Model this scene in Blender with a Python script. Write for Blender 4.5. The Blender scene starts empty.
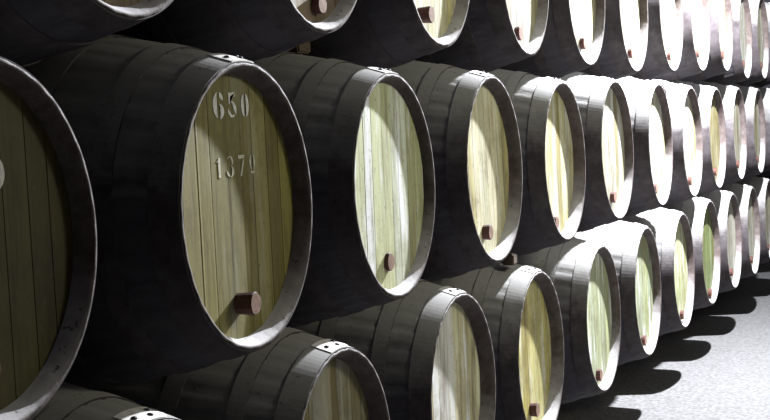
import bpy, bmesh, math, random
from mathutils import Vector, Matrix

PI = math.pi
random.seed(7)
C = bpy.context.scene.collection
FZ = 1.71                       # eye height above the gravel floor

# ------------------------------------------------------------------ helpers
def obj(name, bm, mats, parent=None, smooth=False):
    me = bpy.data.meshes.new(name)
    bm.normal_update()
    bm.to_mesh(me); bm.free()
    for m in (mats if isinstance(mats, (list, tuple)) else [mats]):
        me.materials.append(m)
    if smooth:
        for p in me.polygons: p.use_smooth = True
    o = bpy.data.objects.new(name, me)
    C.objects.link(o)
    if parent: o.parent = parent
    return o

def struct(name, bm, m):
    o = obj(name, bm, m); o['kind'] = 'structure'
    return o

def box(bm, x0, x1, y0, y1, z0, z1):
    v = [bm.verts.new((x, y, z)) for x in (x0, x1) for y in (y0, y1) for z in (z0, z1)]
    for f in ((0,1,3,2),(4,6,7,5),(0,4,5,1),(2,3,7,6),(0,2,6,4),(1,5,7,3)):
        bm.faces.new([v[i] for i in f])
    return v

def revolve(bm, prof, n, closed=False, mat=0, a0=0.0, a1=2*PI):
    """prof: list of (x, r) revolved about the X axis."""
    full = abs(a1-a0-2*PI) < 1e-6
    m = n if full else n+1
    rings = []
    for x, r in prof:
        ring = []
        for k in range(m):
            a = a0+(a1-a0)*k/n
            rr = r(a, k) if callable(r) else r
            ring.append(bm.verts.new((x, rr*math.cos(a), rr*math.sin(a))))
        rings.append(ring)
    L = len(rings)
    for i in range(L if closed else L-1):
        A, B = rings[i], rings[(i+1) % L]
        for k in range(n):
            k2 = (k+1) % m
            f = bm.faces.new((A[k], A[k2], B[k2], B[k])); f.material_index = mat
    return rings

# ------------------------------------------------------------------ materials
def new_mat(name):
    m = bpy.data.materials.new(name); m.use_nodes = True
    nt = m.node_tree
    return m, nt, nt.nodes['Principled BSDF']

def N(nt, t, **kw):
    n = nt.nodes.new(t)
    for k, v in kw.items():
        if k in n.inputs: n.inputs[k].default_value = v
        else: setattr(n, k, v)
    return n

def ramp(nt, src, stops):
    r = nt.nodes.new('ShaderNodeValToRGB')
    e = r.color_ramp.elements
    while len(e) < len(stops): e.new(0.5)
    for i, (p, c) in enumerate(stops):
        e[i].position = p; e[i].color = (*c, 1) if len(c) == 3 else c
    nt.links.new(src, r.inputs[0])
    return r.outputs[0]

def mix(nt, a, b, fac, mode='MIX'):
    n = nt.nodes.new('ShaderNodeMix'); n.data_type = 'RGBA'; n.blend_type = mode
    for s, v in ((n.inputs[0], fac), (n.inputs[6], a), (n.inputs[7], b)):
        if hasattr(v, 'links'): nt.links.new(v, s)
        else: s.default_value = v if not isinstance(v, tuple) else (*v, 1)
    return n.outputs[2]

def bump(nt, b, h, strength, dist):
    n = N(nt, 'ShaderNodeBump'); n.inputs['Strength'].default_value = strength; n.inputs['Distance'].default_value = dist
    nt.links.new(h, n.inputs['Height']); nt.links.new(n.outputs[0], b.inputs['Normal'])

def coords(nt, scale, rnd=True):
    """object coordinates, shifted by the object's own random number, scaled"""
    tc = N(nt, 'ShaderNodeTexCoord')
    mp = N(nt, 'ShaderNodeMapping'); mp.inputs['Scale'].default_value = scale
    if rnd:
        oi = N(nt, 'ShaderNodeObjectInfo')
        ad = N(nt, 'ShaderNodeVectorMath', operation='MULTIPLY'); ad.inputs[1].default_value = (37, 53, 71)
        nt.links.new(oi.outputs['Random'], ad.inputs[0]); nt.links.new(ad.outputs[0], mp.inputs['Location'])
    nt.links.new(tc.outputs['Object'], mp.inputs['Vector'])
    return mp.outputs[0], tc

def noise(nt, vec, scale, detail=4, rough=.6):
    n = N(nt, 'ShaderNodeTexNoise'); n.inputs['Scale'].default_value = scale
    n.inputs['Detail'].default_value = detail; n.inputs['Roughness'].default_value = rough
    nt.links.new(vec, n.inputs['Vector'])
    return n.outputs['Fac']

def dust_and_light(nt, c, vec, dust=(.28,.277,.265)):
    """pale cellar dust settled on the upper side of a barrel, in uneven patches; also lifts upward faces as if more strongly lit"""
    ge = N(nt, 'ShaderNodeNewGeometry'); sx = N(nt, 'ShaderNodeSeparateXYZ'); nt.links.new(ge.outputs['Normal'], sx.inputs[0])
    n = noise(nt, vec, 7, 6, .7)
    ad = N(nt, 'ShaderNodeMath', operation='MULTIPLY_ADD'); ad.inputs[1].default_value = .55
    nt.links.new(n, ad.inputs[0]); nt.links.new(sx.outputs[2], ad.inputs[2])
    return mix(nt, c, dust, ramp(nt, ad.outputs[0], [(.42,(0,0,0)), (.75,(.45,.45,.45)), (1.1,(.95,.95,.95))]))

def mat_stave():
    m, nt, b = new_mat('weathered_oak_staves')
    v, tc = coords(nt, (1.2, 9, 9))
    g = noise(nt, v, 3.0, 6, .7)
    v2, _ = coords(nt, (2, 2, 2))
    d = noise(nt, v2, 2.2, 5, .65)
    v3, _ = coords(nt, (1, 1, 1))
    s = noise(nt, v3, 60, 3, .7)
    c = ramp(nt, g, [(.25, (.024,.022,.027)), (.5, (.046,.042,.05)), (.8, (.076,.071,.078))])
    c = mix(nt, c, (.056,.05,.056), ramp(nt, d, [(.4,(0,0,0)), (.62,(.8,.8,.8))]))
    c = dust_and_light(nt, c, v3)
    c = mix(nt, c, (.03,.022,.02), ramp(nt, s, [(.64,(0,0,0)), (.72,(.8,.8,.8))]))
    nt.links.new(c, b.inputs['Base Color'])
    b.inputs['Roughness'].default_value = .8
    b.inputs['Specular IOR Level'].default_value = .2
    bump(nt, b, g, .5, .004)
    return m

def mat_hoop():
    m, nt, b = new_mat('dusty_iron_hoop')
    v, _ = coords(nt, (1, 1, 1))
    g = noise(nt, v, 14, 6, .7); s = noise(nt, v, 90, 3, .6)
    c = ramp(nt, g, [(.3, (.028,.022,.022)), (.5, (.05,.043,.046)), (.75, (.08,.071,.072))])
    c = dust_and_light(nt, c, v)
    c = mix(nt, c, (.05,.032,.026), ramp(nt, s, [(.62,(0,0,0)), (.72,(.7,.7,.7))]))
    nt.links.new(c, b.inputs['Base Color'])
    b.inputs['Roughness'].default_value = .8; b.inputs['Specular IOR Level'].default_value = .2
    bump(nt, b, g, .3, .002)
    return m

def mat_clasp():
    m, nt, b = new_mat('pale_lit_strap')
    v, _ = coords(nt, (1, 1, 1))
    g = noise(nt, v, 25, 5, .7)
    c = ramp(nt, g, [(.3, (.45,.43,.4)), (.55, (.72,.71,.68))])  # pale tone puts the light on the hoop metal into its colour
    nt.links.new(c, b.inputs['Base Color']); b.inputs['Roughness'].default_value = .6
    return m

def mat_rim():
    m, nt, b = new_mat('rough_chime_wood')
    v, _ = coords(nt, (1, 1, 1))
    g = noise(nt, v, 18, 6, .75); s = noise(nt, v, 55, 3, .6)
    c = ramp(nt, g, [(.3, (.035,.022,.018)), (.5, (.07,.052,.047)), (.72, (.12,.1,.095))])
    c = dust_and_light(nt, c, v, (.42,.41,.42))
    c = mix(nt, c, (.06,.045,.04), ramp(nt, s, [(.63,(0,0,0)), (.7,(.9,.9,.9))]))
    nt.links.new(c, b.inputs['Base Color']); b.inputs['Roughness'].default_value = .8
    bump(nt, b, g, .6, .004)
    return m

def mat_head():
    """head planks: the wood's own tint is the object's colour"""
    m, nt, b = new_mat('barrel_head_planks')
    tc = N(nt, 'ShaderNodeTexCoord'); oi = N(nt, 'ShaderNodeObjectInfo')
    fl = N(nt, 'ShaderNodeAttribute', attribute_name='plank')      # plank number + random of the barrel -> tone of the plank
    r3 = N(nt, 'ShaderNodeMath', operation='MULTIPLY'); r3.inputs[1].default_value = 311; nt.links.new(oi.outputs['Random'], r3.inputs[0])
    cb = N(nt, 'ShaderNodeCombineXYZ'); nt.links.new(fl.outputs['Fac'], cb.inputs[0]); nt.links.new(r3.outputs[0], cb.inputs[1])
    wn = N(nt, 'ShaderNodeTexWhiteNoise'); wn.noise_dimensions = '2D'; nt.links.new(cb.outputs[0], wn.inputs['Vector'])
    v, _ = coords(nt, (1, 26, 1.6))
    g = noise(nt, v, 1.6, 7, .68)
    v1, _ = coords(nt, (1, 8, 1.15))
    st = noise(nt, v1, 1.5, 4, .6)
    v2, _ = coords(nt, (1, 1.6, 1))
    sp = noise(nt, v2, 55, 3, .65)
    v4, _ = coords(nt, (1, 1, 1))
    bl = noise(nt, v4, 5, 5, .7)
    c = oi.outputs['Color']
    tone = ramp(nt, wn.outputs['Value'], [(0,(.6,.55,.33)), (.35,(.97,.97,.7)), (.65,(.82,.84,.82)), (1,(1.05,1.05,1.0))])
    c = mix(nt, c, tone, 1.0, 'MULTIPLY')
    grain = ramp(nt, g, [(.3,(.42,.37,.33)), (.48,(.86,.84,.8)), (.7,(1,1,1))])
    c = mix(nt, c, grain, 1.0, 'MULTIPLY')
    # whitish runs down the planks; how strong is the barrel's own (alpha of its colour)
    am = N(nt, 'ShaderNodeMath', operation='MULTIPLY'); nt.links.new(oi.outputs['Alpha'], am.inputs[0])
    nt.links.new(ramp(nt, st, [(.53,(0,0,0)), (.63,(1,1,1))]), am.inputs[1])
    c = mix(nt, c, (.74,.76,.78), am.outputs[0])
    c = mix(nt, c, (.13,.09,.055), ramp(nt, st, [(.28,(.8,.8,.8)), (.45,(0,0,0))]))
    c = mix(nt, c, (.1,.075,.05), ramp(nt, sp, [(.62,(0,0,0)), (.72,(.8,.8,.8))]))
    c = mix(nt, c, (.5,.45,.33), ramp(nt, bl, [(.5,(0,0,0)), (.72,(.8,.8,.8))]), 'MULTIPLY')
    nt.links.new(c, b.inputs['Base Color'])
    b.inputs['Roughness'].default_value = .68; b.inputs['Specular IOR Level'].default_value = .3
    bump(nt, b, g, .35, .003)
    return m

def mat_plain(name, stops, scale=20, rough=.8, stretch=(1,1,1), bs=.4):
    m, nt, b = new_mat(name)
    v, _ = coords(nt, stretch)
    g = noise(nt, v, scale, 6, .7)
    nt.links.new(ramp(nt, g, stops), b.inputs['Base Color'])
    b.inputs['Roughness'].default_value = rough; b.inputs['Specular IOR Level'].default_value = .25
    bump(nt, b, g, bs, .004)
    return m

def mat_floor():
    m, nt, b = new_mat('pale_gravel')
    tc = N(nt, 'ShaderNodeTexCoord')
    vo = N(nt, 'ShaderNodeTexVoronoi'); vo.inputs['Scale'].default_value = 42
    nt.links.new(tc.outputs['Object'], vo.inputs['Vector'])
    n1 = noise(nt, tc.outputs['Object'], 30, 6, .75); n2 = noise(nt, tc.outputs['Object'], 2.2, 5, .65)
    c = ramp(nt, n1, [(.3,(.075,.072,.068)), (.5,(.125,.125,.126)), (.72,(.165,.166,.17))])
    c = mix(nt, c, (.125,.126,.129), ramp(nt, n2, [(.4,(0,0,0)), (.7,(.6,.6,.6))]))
    cc = ramp(nt, vo.outputs['Distance'], [(.2,(1,1,1)), (.75,(.72,.71,.69))])
    c = mix(nt, c, cc, 1.0, 'MULTIPLY')
    nt.links.new(c, b.inputs['Base Color']); b.inputs['Roughness'].default_value = .95
    b.inputs['Specular IOR Level'].default_value = .1
    h = N(nt, 'ShaderNodeMath', operation='SUBTRACT'); nt.links.new(n1, h.inputs[0]); nt.links.new(vo.outputs['Distance'], h.inputs[1])
    bump(nt, b, h.outputs[0], .55, .01)
    return m

STAVE, HOOP, CLASP, RIM, HEAD = mat_stave(), mat_hoop(), mat_clasp(), mat_rim(), mat_head()
BUNG = mat_plain('red_brown_bung_wood', [(.3,(.04,.014,.011)), (.7,(.08,.032,.024))], 30, .7)
BUNGFACE = mat_plain('cut_end_grain', [(.3,(.16,.09,.065)), (.7,(.3,.19,.14))], 40, .8)
RIVET = mat_plain('dark_iron_rivet', [(.3,(.012,.012,.014)), (.7,(.03,.028,.027))], 30, .6)
PAINT = mat_plain('white_stencil_paint', [(.34,(.45,.45,.38)), (.52,(.85,.85,.82))], 45, .8, (1,1.5,1), .1)
FAINT = mat_plain('worn_stencil_paint', [(.36,(.4,.38,.26)), (.62,(.75,.74,.64))], 40, .8, (1,1.5,1), .1)
TIMBER = mat_plain('old_brown_timber', [(.3,(.05,.035,.025)), (.7,(.14,.1,.065))], 6, .85, (6,.8,6))
PLASTER = mat_plain('dark_cellar_plaster', [(.3,(.02,.02,.024)), (.7,(.045,.045,.05))], 3, .95)
LIME = mat_plain('grey_cellar_stone', [(.3,(.02,.018,.016)), (.7,(.04,.037,.033))], 4, .95)
FLOOR = mat_floor()

# ------------------------------------------------------------------ barrel pieces (axis along X, front head at x = 0)
RH, RB, LEN = .362, .482, 1.42
def rad(x):
    t = (x+LEN/2)/(LEN/2)
    return RB-(RB-RH)*abs(t)**2.0
NST = 34

def body_mesh():
    bm = bmesh.new()
    n = NST*5
    rnd = [random.uniform(-.0012, .0012) for _ in range(NST)]
    def R(x):
        base = rad(x)
        def f(a, k):
            j = k % 5; s = k//5
            return base-.0035 if j == 0 else base+rnd[s]
        return f
    xs = [-LEN*i/26 for i in range(27)]
    revolve(bm, [(x, R(x)) for x in xs], n)
    def wob(r, amp):
        ph = [random.uniform(0, 2*PI) for _ in range(4)]
        return lambda a, k: r+amp*(math.sin(9*a+ph[0])+math.sin(17*a+ph[1])+.6*math.sin(41*a+ph[2]))
    # front chime: narrow lip, bevel, inner croze wall (material 1)
    revolve(bm, [(0, R(0)), (.001, RH-.002), (.0005, wob(RH-.009, .0004)), (-.006, wob(RH-.0135, .0006)),
                 (-.028, wob(RH-.0262, .0007)), (-.070, RH-.029), (-.078, RH-.06)], n, mat=1)
    # back chime and back head
    revolve(bm, [(-LEN, R(-LEN)), (-LEN-.001, RH-.003), (-LEN, RH-.012), (-LEN+.045, RH-.028), (-LEN+.046, .02)], n, mat=1)
    bmesh.ops.recalc_face_normals(bm, faces=bm.faces)
    return bm

def head_mesh():
    bm = bmesh.new()
    lay = bm.faces.layers.float.new('plank')
    r, g, bv, x0, t = RH-.0265, .0004, .001, -.056, .022
    widths = (.062, .084, .071, .093, .078, .066, .088, .075, .081)
    k = .666/sum(widths); y0 = -.333
    for num, w in enumerate(widths):
        a, b = y0+g, y0+w*k-g
        y0 += w*k
        cols = []
        m = 8
        ys = [(a, -bv)] + [(a+bv+(b-a-2*bv)*i/m, random.uniform(-.0006, .0006) if i in (0, m) else 0) for i in range(m+1)] + [(b, -bv)]
        for y, dx in ys:
            zz = math.sqrt(max(r*r-y*y, 1e-6))
            cols.append([(y, dx, -zz), (y, dx, zz)])
        n0 = len(bm.faces)
        f = [[bm.verts.new((x0+dx, y, z)) for (y, dx, z) in c] for c in cols]
        bk = [[bm.verts.new((x0-t, y, z)) for (y, dx, z) in c] for c in cols]
        fs = []
        for i in range(len(cols)-1):
            fs.append(bm.faces.new((f[i][0], f[i+1][0], f[i+1][1], f[i][1])))
            fs.append(bm.faces.new((bk[i][0], bk[i][1], bk[i+1][1], bk[i+1][0])))
            fs.append(bm.faces.new((f[i][0], bk[i][0], bk[i+1][0], f[i+1][0])))
            fs.append(bm.faces.new((f[i][1], f[i+1][1], bk[i+1][1], bk[i][1])))
        for i in (0, -1):
            fs.append(bm.faces.new((f[i][0], f[i][1], bk[i][1], bk[i][0])))
        for q in fs: q[lay] = num
    bmesh.ops.recalc_face_normals(bm, faces=bm.faces)
    return bm

def hoop_mesh(xa, xb, t=.0035):
    bm = bmesh.new()
    n = 128
    xs = [xa+(xb-xa)*i/3 for i in range(4)]
    outer = [(x, rad(x)+t) for x in xs]
    prof = [(xa, rad(xa)-.004), (xa, rad(xa)+t*.6)] + outer + [(xb, rad(xb)+t*.6), (xb, rad(xb)-.004)]
    revolve(bm, prof, n, closed=True)
    bmesh.ops.recalc_face_normals(bm, faces=bm.faces)
    return bm

def clasp_mesh(xa, xb, a0, a1, t0=.0035, t=.003):
    """overlapping strap end riveted on the hoop: its free end is wavy"""
    bm = bmesh.new()
    n, m = 18, 5
    top, bot = [], []
    for i in range(m+1):
        u = i/m; x = xa+(xb-xa)*u
        e = a0+.05*math.sin(u*PI*2.2)+.03*u
        rt, rb = [], []
        for k in range(n+1):
            a = e+(a1-e)*k/n
            r = rad(x)+t0
            rt.append(bm.verts.new((x, (r+t)*math.cos(a), (r+t)*math.sin(a))))
            rb.append(bm.verts.new((x, (r-.001)*math.cos(a), (r-.001)*math.sin(a))))
        top.append(rt); bot.append(rb)
    for i in range(m):
        for k in range(n):
            bm.faces.new((top[i][k], top[i][k+1], top[i+1][k+1], top[i+1][k]))
            bm.faces.new((bot[i][k], bot[i+1][k], bot[i+1][k+1], bot[i][k+1]))
    for k in range(n):
        bm.faces.new((top[0][k], bot[0][k], bot[0][k+1], top[0][k+1]))
        bm.faces.new((top[m][k], top[m][k+1], bot[m][k+1], bot[m][k]))
    for i in range(m):
        bm.faces.new((top[i][0], top[i+1][0], bot[i+1][0], bot[i][0]))
        bm.faces.new((top[i][n], bot[i][n], bot[i+1][n], top[i+1][n]))
    bmesh.ops.recalc_face_normals(bm, faces=bm.faces)
    return bm

def rivet_mesh(x, a, t=.0065, r=.0085):
    bm = bmesh.new()
    bmesh.ops.create_uvsphere(bm, u_segments=10, v_segments=6, radius=r)
    for v in bm.verts: v.co.z *= .55
    R = rad(x)+t
    M = Matrix.Translation((x, R*math.cos(a), R*math.sin(a))) @ Matrix.Rotation(a-PI/2, 4, 'X')
    bm.transform(M)
    return bm

def bung_mesh():
    """tapered round wooden bung sticking out of the head; material 1 on its cut end"""
    bm = bmesh.new()
    n = 14
    wob = lambda r: (lambda a, k: r*(1+.035*math.sin(3*a+1)))
    revolve(bm, [(-.068, wob(.026)), (-.03, wob(.0275)), (.004, wob(.030)), (.0065, wob(.028))], n)
    c = bm.verts.new((.0065, 0, 0))
    bm.verts.ensure_lookup_table()
    ring = [bm.verts[3*n+i] for i in range(n)]
    for i in range(n):
        f = bm.faces.new((ring[i], ring[(i+1) % n], c)); f.material_index = 1
    bmesh.ops.recalc_face_normals(bm, faces=bm.faces)
    return bm

# ---- stencil digits: closed outlines in a unit box, x to the right (+Y of the head), y up
def crescent(cx, cy, rx, ry, a0, a1, wmax, n=12):
    """a stroke that is thick in its middle and thin at its ends (stencil bowl)"""
    o, i = [], []
    for k in range(n+1):
        a = math.radians(a0+(a1-a0)*k/n); s = math.sin(PI*k/n)**.7
        o.append((cx+rx*math.cos(a), cy+ry*math.sin(a)))
        f = wmax*s+.04
        i.append((cx+(rx-f)*math.cos(a), cy+(ry-f*.35)*math.sin(a)))
    return o+i[::-1]
DIG = {
 '6': [crescent(.5,.5,.48,.5,100,262,.36), crescent(.52,.74,.4,.26,-15,82,.26), crescent(.52,.27,.46,.29,-84,84,.32)],
 '5': [[(.14,.98),(.86,1.0),(.8,.83),(.3,.82),(.28,.56),(.16,.52)], crescent(.44,.3,.5,.35,-30,98,.3), crescent(.44,.28,.42,.28,165,325,.26)],
 '0': [crescent(.5,.5,.46,.5,102,258,.32), crescent(.5,.5,.46,.5,-78,78,.32)],
 '1': [[(.36,.02),(.62,.02),(.6,.96),(.44,.98),(.36,.84)], [(.12,.74),(.3,.86),(.3,.78)]],
 '3': [crescent(.44,.75,.36,.25,-60,150,.16), crescent(.44,.26,.42,.28,-85,70,.2), crescent(.44,.24,.4,.24,165,262,.14)],
 '7': [[(.1,1.0),(.92,1.0),(.88,.84),(.14,.82)], [(.72,.78),(.86,.78),(.5,.0),(.28,.0)]],
 'o': [crescent(.5,.6,.42,.4,102,258,.2), crescent(.5,.6,.42,.4,-78,78,.2), [(.26,.0),(.76,.0),(.76,.14),(.26,.14)]],
}
def digit_obj(ch, y, z, w, h, parent, m):
    bm = bmesh.new()
    for poly in DIG[ch]:
        vs = [bm.verts.new((-.0555, y+px*w, z+py*h)) for px, py in poly]
        f = bm.faces.new(vs)
        bmesh.ops.triangulate(bm, faces=[f])
    ret = bmesh.ops.extrude_face_region(bm, geom=bm.faces[:])
    for v in ret['geom']:
        if isinstance(v, bmesh.types.BMVert): v.co.x += .0009
    bmesh.ops.recalc_face_normals(bm, faces=bm.faces)
    return obj('stencil_digit', bm, m, parent)

# ------------------------------------------------------------------ one barrel, then copies of it and of each of its parts
HOOPS = [(-.002, -.072), (-.155, -.205), (-.345, -.40)]
HOOPS += [(-LEN-a, -LEN-b) for a, b in HOOPS]

def make_barrel():
    t = bpy.data.objects.new('barrel', None); C.objects.link(t)
    t.empty_display_size = .2
    obj('stave_body', body_mesh(), [STAVE, RIM], t, smooth=True)
    obj('head', head_mesh(), HEAD, t)
    for i, (a, b) in enumerate(HOOPS):
        h = obj('hoop', hoop_mesh(a, b), HOOP, t, smooth=False)
        if i == 0:
            s = obj('strap_end', clasp_mesh(-.066, -.003, 1.36, 1.74), CLASP, h)
            for x, a_ in ((-.022, 1.52), (-.046, 1.46), (-.03, 1.67)):
                obj('rivet', rivet_mesh(x, a_), RIVET, h, smooth=True)
    b = obj('bung', bung_mesh(), [BUNG, BUNGFACE], t)
    b.location = (0, .035, -.24)
    return t

def copy_tree(o, parent=None):
    c = o.copy(); C.objects.link(c)
    if parent: c.parent = parent
    for ch in list(o.children): copy_tree(ch, c)
    return c

def part(t, name):
    return [c for c in t.children if c.name.split('.')[0] == name][0]

# tints of the head wood
OLIVE=(.26,.235,.075,.1); DARK=(.1,.087,.022,0); GREENW=(.6,.65,.54,.9); CREAM=(.58,.56,.4,.3); DEEPCREAM=(.46,.44,.29,.3)
BLEACH=(.78,.78,.76,.8); YEL=(.52,.48,.21,.45); WHITE=(.34,.34,.3,.4); MOSS=(.36,.4,.29,.6); SAGE=(.29,.33,.23,.6); GREEN=(.14,.175,.06,.1)
STRAW=(.2,.18,.1,.1); PALE=(.3,.3,.265,.3); BROWN=(.2,.14,.09,.3); OCHRE=(.27,.24,.13,.2)

# y along the row, z of the axis above the camera level, tint, bung offset, label
MID = [
 (2.330,-.181, DARK, (.0,-.24), 'middle row barrel with dark olive head cut off by the left edge of the photo'),
 (3.425,-.181, OLIVE, (-0.020,-0.245), 'large olive headed barrel stencilled 650 in white, in the middle row'),
 (4.461,-.184, GREENW, (-0.029,-0.245), 'barrel with whitish green streaked head just right of the barrel stencilled 650'),
 (5.528,-.177, CREAM, (-0.048,-0.242), 'cream headed middle row barrel, second to the right of the one stencilled 650'),
 (6.589,-.187, DEEPCREAM, (-0.120,-0.273), 'middle row barrel with half shaded yellow head, third right of the one stencilled 650'),
 (7.654,-.170, WHITE, (-0.024,-0.244), 'bright white headed middle row barrel, fourth right of the one stencilled 650'),
 (8.796,-.174, WHITE, (-0.070,-0.259), 'bright white headed middle row barrel, fifth right of the one stencilled 650'),
 (9.864,-.186, WHITE, (0.004,-0.258), 'bright white headed middle row barrel, sixth right of the one stencilled 650'),
 (10.892,-.188, STRAW, (.0,-.24), 'yellowish headed middle row barrel, seventh right of the one stencilled 650'),
 (11.977,-.179, PALE, (.0,-.24), 'pale far middle row barrel, eighth right of the one stencilled 650'),
 (13.123,-.181, PALE, (.0,-.24), 'small far middle row barrel, second from the right edge of the photo'),
 (14.190,-.181, PALE, (.0,-.24), 'farthest middle row barrel cut off by the right edge of the photo'),
]
BOT = [
 (2.872,-.998, OLIVE, (.0,-.24), 'bottom row barrel at lower left showing only its dark top and pale strap end'),
 (3.944,-1.001, OCHRE, (.0,-.24), 'bottom row barrel right below the one stencilled 650, cut off by the lower edge'),
 (5.034,-.971, BLEACH, (.0,-.24), 'bottom row barrel with white streaked head cut off by the lower edge'),
 (6.057,-1.001, YEL, (-0.036,-0.223), 'yellow headed bottom row barrel with dark bung near the lower edge'),
 (7.195,-.995, MOSS, (-0.031,-0.279), 'nearest bottom row barrel whose whole head and foot show above the gravel'),
 (8.272,-.989, SAGE, (-0.032,-0.274), 'pale green bottom row barrel, second of those with gravel showing in front'),
 (9.383,-.990, MOSS, (0.011,-0.286), 'white and green streaked bottom row barrel left of the all green headed one'),
 (10.424,-.975, GREEN, (0.052,-0.289), 'bottom row barrel with an all green head'),
 (11.472,-.987, PALE, (.0,-.24), 'greyish white bottom row barrel just right of the all green headed one'),
 (12.550,-.999, PALE, (.0,-.24), 'small grey bottom row barrel, second right of the all green headed one'),
 (13.620,-.990, PALE, (.0,-.24), 'farthest bottom row barrel cut off by the right edge of the photo'),
]
TOP = [
 (2.887,.640, BROWN, (.0,-.22), 'top row barrel at upper left, only the lower rim of its head in the photo'),
 (3.940,.654, BROWN, (0.044,-0.278), 'top row barrel with brown stained head above and right of the one stencilled 650'),
 (4.977,.646, CREAM, (-0.120,-0.257), 'top row barrel with large square bung and greenish shade, above the whitish green streaked head'),
 (6.074,.645, WHITE, (-0.060,-0.269), 'white top row barrel, second right of the brown stained head'),
 (7.125,.624, WHITE, (-0.002,-0.251), 'white top row barrel, third right of the brown stained head'),
 (8.196,.611, WHITE, (0.004,-0.255), 'white top row barrel hanging lowest, fourth right of the brown stained head'),
 (9.294,.634, WHITE, (0.032,-0.263), 'white top row barrel, fifth right of the brown stained head'),
 (10.348,.655, WHITE, (.0,-.24), 'white top row barrel, sixth right of the brown stained head'),
 (11.428,.672, PALE, (.0,-.24), 'white top row barrel, seventh right of the brown stained head'),
 (12.498,.629, PALE, (.0,-.24), 'greyish far top row barrel, third from the right edge of the photo'),
 (13.572,.641, PALE, (.0,-.24), 'greyish far top row barrel, second from the right edge of the photo'),
 (14.640,.640, PALE, (.0,-.24), 'farthest top row barrel cut off by the right edge of the photo'),
]
proto = make_barrel()
first = True
made = {}
for row, group, data in (('mid', 'middle row of barrels', MID), ('bot', 'bottom row of barrels', BOT), ('top', 'top row of barrels', TOP)):
    for i, (y, z, tint, (by, bz), label) in enumerate(data):
        t = proto if first else copy_tree(proto)
        first = False
        t.location = (0, y, z+FZ)
        # each barrel lies a little differently (never enough to lift the planks off upright)
        t.rotation_euler = (math.radians(random.uniform(-2, 2)), 0, math.radians(random.uniform(-.4, .4)))
        t['label'] = label; t['category'] = 'barrel'; t['group'] = group
        part(t, 'head').color = tint
        part(t, 'bung').location = (0 if (row, i) in (('mid', 1), ('top', 2)) else -.026, by, bz)
        part(t, 'bung').rotation_euler = (random.uniform(0, 6), 0, 0)
        made[row, i] = t

# stencilled figures on the 650 barrel, a second faint line, and the end of a figure on its left neighbour
big = made['mid', 1]; big.rotation_euler = (0, 0, 0); big.scale = (1.026, 1.026, 1.026)
for row in ('mid', 'bot', 'top'):           # heads sit more or less deep in their chimes
    for i in range(12):
        if (row, i) in made: part(made[row, i], 'head').location.x = .014
for key, dx in ((('mid', 1), .012), (('mid', 2), .023), (('mid', 3), .006), (('mid', 4), .004), (('bot', 1), .0), (('bot', 2), .002), (('bot', 3), .004)):
    part(made[key], 'head').location.x = dx
hd = part(big, 'head')
for ch, y, z, w, h in (('6', -.100, .224, .060, .066), ('5', -.022, .226, .05, .064), ('0', .050, .226, .046, .062)):
    digit_obj(ch, y, z, w, h, hd, PAINT)
for ch, y, z, w, h in (('1', -.105, .076, .046, .052), ('3', -.046, .077, .046, .052), ('7', .014, .076, .044, .054), ('o', .078, .08, .038, .05)):
    digit_obj(ch, y, z, w, h, hd, FAINT)
digit_obj('0', .052, .1, .06, .066, part(made['mid', 0], 'head'), PAINT)

# ------------------------------------------------------------------ wooden runners and chocks
def beam(name, x0, x1, y0, y1, z0, z1, label, cat):
    bm = bmesh.new(); box(bm, x0, x1, y0, y1, z0, z1)
    bmesh.ops.bevel(bm, geom=bm.edges[:], offset=.006, segments=2, affect='EDGES')
    o = obj(name, bm, TIMBER); o['label'] = label; o['category'] = cat
    return o
zb = FZ-.995
for x, lab in ((-.68, 'long dark timber runner on the floor under the fronts of the bottom row'), (-1.14, 'long dark timber runner on the floor under the backs of the bottom row')):
    beam('timber_runner', x-.07, x+.07, 2.2, 14.4, 0, zb-rad(x)-.03, lab, 'beam')

beam('wooden_chock', -.39, -.33, 4.47, 4.57, FZ+.268, FZ+.345, 'small wooden chock on a middle row barrel in the gap under the top row', 'chock')
beam('wooden_chock', -.125, -.07, 5.93, 5.99, FZ-.596, FZ-.548, 'small brown chock on a bottom row barrel beside the cream headed barrel', 'chock')

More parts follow.
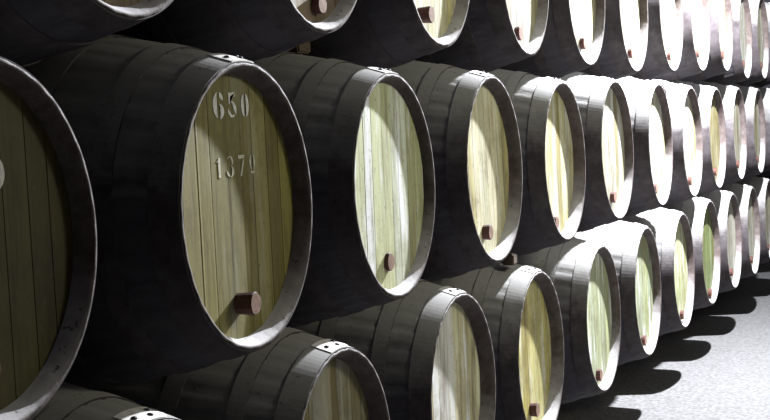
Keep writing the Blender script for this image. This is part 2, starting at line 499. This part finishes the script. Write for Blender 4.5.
# ------------------------------------------------------------------ setting
def slab(name, x0, x1, y0, y1, z0, z1, m):
    bm = bmesh.new(); box(bm, x0, x1, y0, y1, z0, z1)
    bmesh.ops.recalc_face_normals(bm, faces=bm.faces)
    return struct(name, bm, m)
X0, X1, Y0, Y1, H = -1.9, 3.0, -2.5, 18.0, 5.2
slab('floor', X0, X1, Y0, Y1, -.2, 0, FLOOR)
slab('ceiling', X0, X1, Y0, Y1, H, H+.2, PLASTER)
slab('wall_left', X0-.2, X0, Y0, Y1, 0, H, PLASTER)
slab('wall_right', X1, X1+.2, Y0, Y1, 0, H, LIME)
slab('wall_far', X0, X1, Y1, Y1+.2, 0, H, PLASTER)
slab('wall_near', X0, X1, Y0-.2, Y0, 0, H, PLASTER)

# ------------------------------------------------------------------ light
def lamp(name, loc, energy, size, col):
    l = bpy.data.lights.new(name, 'POINT'); l.energy = energy; l.shadow_soft_size = size; l.color = col
    o = bpy.data.objects.new(name, l); C.objects.link(o); o.location = loc
    return o
lamp('aisle_lamp', (.8, 9.3, 2.4+FZ), 5900, .05, (.97, .99, 1.06))
lamp('added_fill_lamp', (2.75, 5.8, 1.3+FZ), 165, .35, (1, .98, .75))  # unseen helper, added to lift the shade on the heads

w = bpy.data.worlds.new('world'); bpy.context.scene.world = w; w.use_nodes = True
w.node_tree.nodes['Background'].inputs[0].default_value = (.006, .011, .034, 1)

# ------------------------------------------------------------------ camera
f_px, yaw, pitch, roll = 1478.4, math.radians(21.943), math.radians(3.114), math.radians(-2.883)
fw = Vector((-math.sin(yaw)*math.cos(pitch), math.cos(yaw)*math.cos(pitch), -math.sin(pitch)))
r = Vector((math.cos(yaw), math.sin(yaw), 0)); u = r.cross(fw)
r2 = r*math.cos(roll)+u*math.sin(roll); u2 = u*math.cos(roll)-r*math.sin(roll)
cam = bpy.data.cameras.new('camera'); co = bpy.data.objects.new('camera', cam); C.objects.link(co)
cam.sensor_fit = 'HORIZONTAL'; cam.sensor_width = 36; cam.lens = f_px*36/770
M = Matrix((r2, u2, -fw)).transposed().to_4x4(); M.translation = (1.75, 0, FZ)
co.matrix_world = M
sc = bpy.context.scene
sc.camera = co
sc.view_settings.view_transform = 'Standard'; sc.view_settings.look = 'None'
sc.view_settings.gamma = 1; sc.view_settings.use_curve_mapping = False
sc.view_settings.exposure = 0.0
